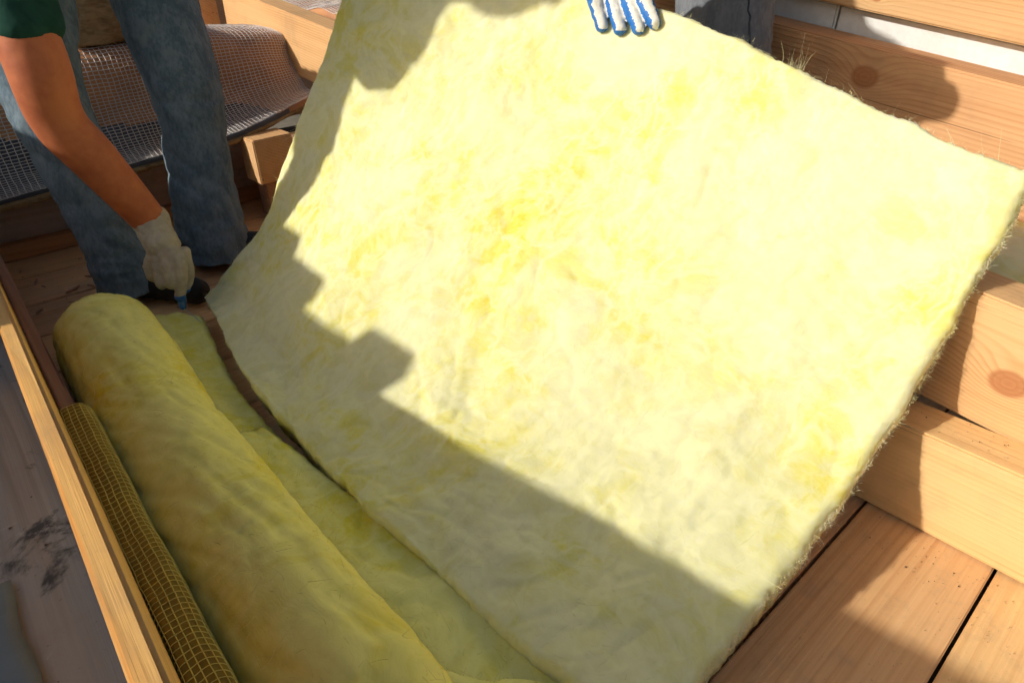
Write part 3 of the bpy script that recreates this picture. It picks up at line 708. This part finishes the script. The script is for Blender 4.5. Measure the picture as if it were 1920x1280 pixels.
# gloved fingers laid on the face of the sheet
def on_sheet(pr, pz):
    """point of the sheet's face nearest to a given sideways position and height"""
    best = None
    for i in range(0, nu+1):
        for j in range(nv//2, nv+1):
            p = V[i*C_+j]; e = (CA*p.x-SA*p.y-pr)**2+(p.z-pz)**2
            if best is None or e < best[0]: best = (e, p, NR[i*C_+j])
    return best[1], best[2]
fr = .0182
kn, mids, tips = [], [], []
for (r0, z0), (r1, z1) in zip([(.184, .905), (.225, .915), (.267, .915), (.308, .905)], [(.216, .798), (.257, .797), (.294, .803), (.327, .812)]):
    pt, nt = on_sheet(r1, z1); pm, nm = on_sheet((r0+r1)/2, (z0+z1)/2+.012)
    tips.append(pt+nt*fr*.55); mids.append(pm+nm*fr*1.5)
    kn.append(Vector((0, 0, z0))+Q(r0, (SA*pm.x+CA*pm.y)-.030, 0))
pc2 = sum(kn, Vector())/4+Q(0, .012, .055)
gl = []
hand(gl, w2, pc2, kn, tips, mids, [pc2+Q(-.03, .04, 0), pc2+Q(-.02, .10, -.05), pc2+Q(.0, .13, -.09)], .050, fr)
gl.append(loft([w2+Vector((0, 0, .05)), w2], [.044, .046]))
go2 = fuse('glove', gl, .0030, [M['glove2'], M['blue']], p2, 1, lambda p: noise.noise(p*70)*.0014+noise.noise(p*30)*.0015)
bk = Q(.72, -.62, .25).normalized()
for f in go2.data.polygons:
    if (f.normal.dot(bk) < .05 or f.center.z < .806 or (f.normal.dot(Q(1, 0, 0)) > .55 and CA*f.center.x-SA*f.center.y > .30)) and f.center.z < .95: f.material_index = 1

# ================================================================== crumbs
def crumbs(name, n, boxes, size, mat, label, cat):
    V = []; Fc = []
    for _ in range(n):
        (x0, x1, y0, y1, zf) = random.choice(boxes)
        x = random.uniform(x0, x1); y = random.uniform(y0, y1); z = zf(x, y) if callable(zf) else zf
        s = size*(.4+random.random()**2*1.6); b = len(V); a = random.random()*6.28
        for k in range(3):
            V.append((x+s*math.cos(a+k*2.1+random.uniform(-.4, .4)), y+s*math.sin(a+k*2.1)*random.uniform(.4, 1), z+.0004))
        V.append((x, y, z+s*random.uniform(.3, .9)))
        Fc += [(b, b+1, b+3), (b+1, b+2, b+3), (b+2, b, b+3), (b, b+2, b+1)]
    return tag(mesh_obj(name, V, Fc, mat), label, cat, kind='stuff')
j1 = lambda x, y: .219
crumbs('sawdust', 700, [(.6, 1.15, -.3, .35, .002), (1.0, 1.16, -.1, .4, .002), (1.0, 1.16, -.1, .4, .002), (1.19, 1.275, -.2, .35, j1), (.5, 1.1, 1.9, 2.9, .002)], .0014, M['dust'], 'fine pale sawdust scattered on boards and joist', 'sawdust')
crumbs('dirt_crumbs', 260, [(1.02, 1.16, .0, .35, .002), (1.19, 1.275, -.2, .35, j1), (-.3, -.08, .3, 1.6, .3365), (.0, .5, 1.95, 2.7, .002), (.8, 1.1, 2.2, 2.9, .002)], .0016, M['dark'], 'dark dirt crumbs scattered on the boards', 'dirt')
def scraps(name, n, box, L, mat, label, cat):
    V = []; Fc = []
    for _ in range(n):
        x = random.uniform(box[0], box[1]); y = random.uniform(box[2], box[3]); z = box[4]; a = random.random()*6.28
        l = L*(.3+random.random()); w_ = l*random.uniform(.05, .25); d = Vector((math.cos(a), math.sin(a), 0)); p = Vector((-d.y, d.x, 0)); b = len(V); c = Vector((x, y, z))
        t = .002+.004*random.random()
        for q in (c-d*l-p*w_*.3, c-d*l*.2+p*w_, c+d*l+p*w_*.2, c+d*l*.3-p*w_): V.extend([q, q+Vector((0, 0, t))])
        Fc += [(b+1, b+3, b+5, b+7), (b, b+6, b+4, b+2)]+[(b+2*k, b+(2*k+2) % 8, b+(2*k+3) % 8, b+2*k+1) for k in range(4)]
    return tag(mesh_obj(name, V, Fc, mat), label, cat, kind='stuff')
scraps('wood_splinters', 60, (.02, .95, 1.95, 2.70, .003), .022, M['raw'], 'small wood splinters strewn on the floor around the worker', 'splinters')
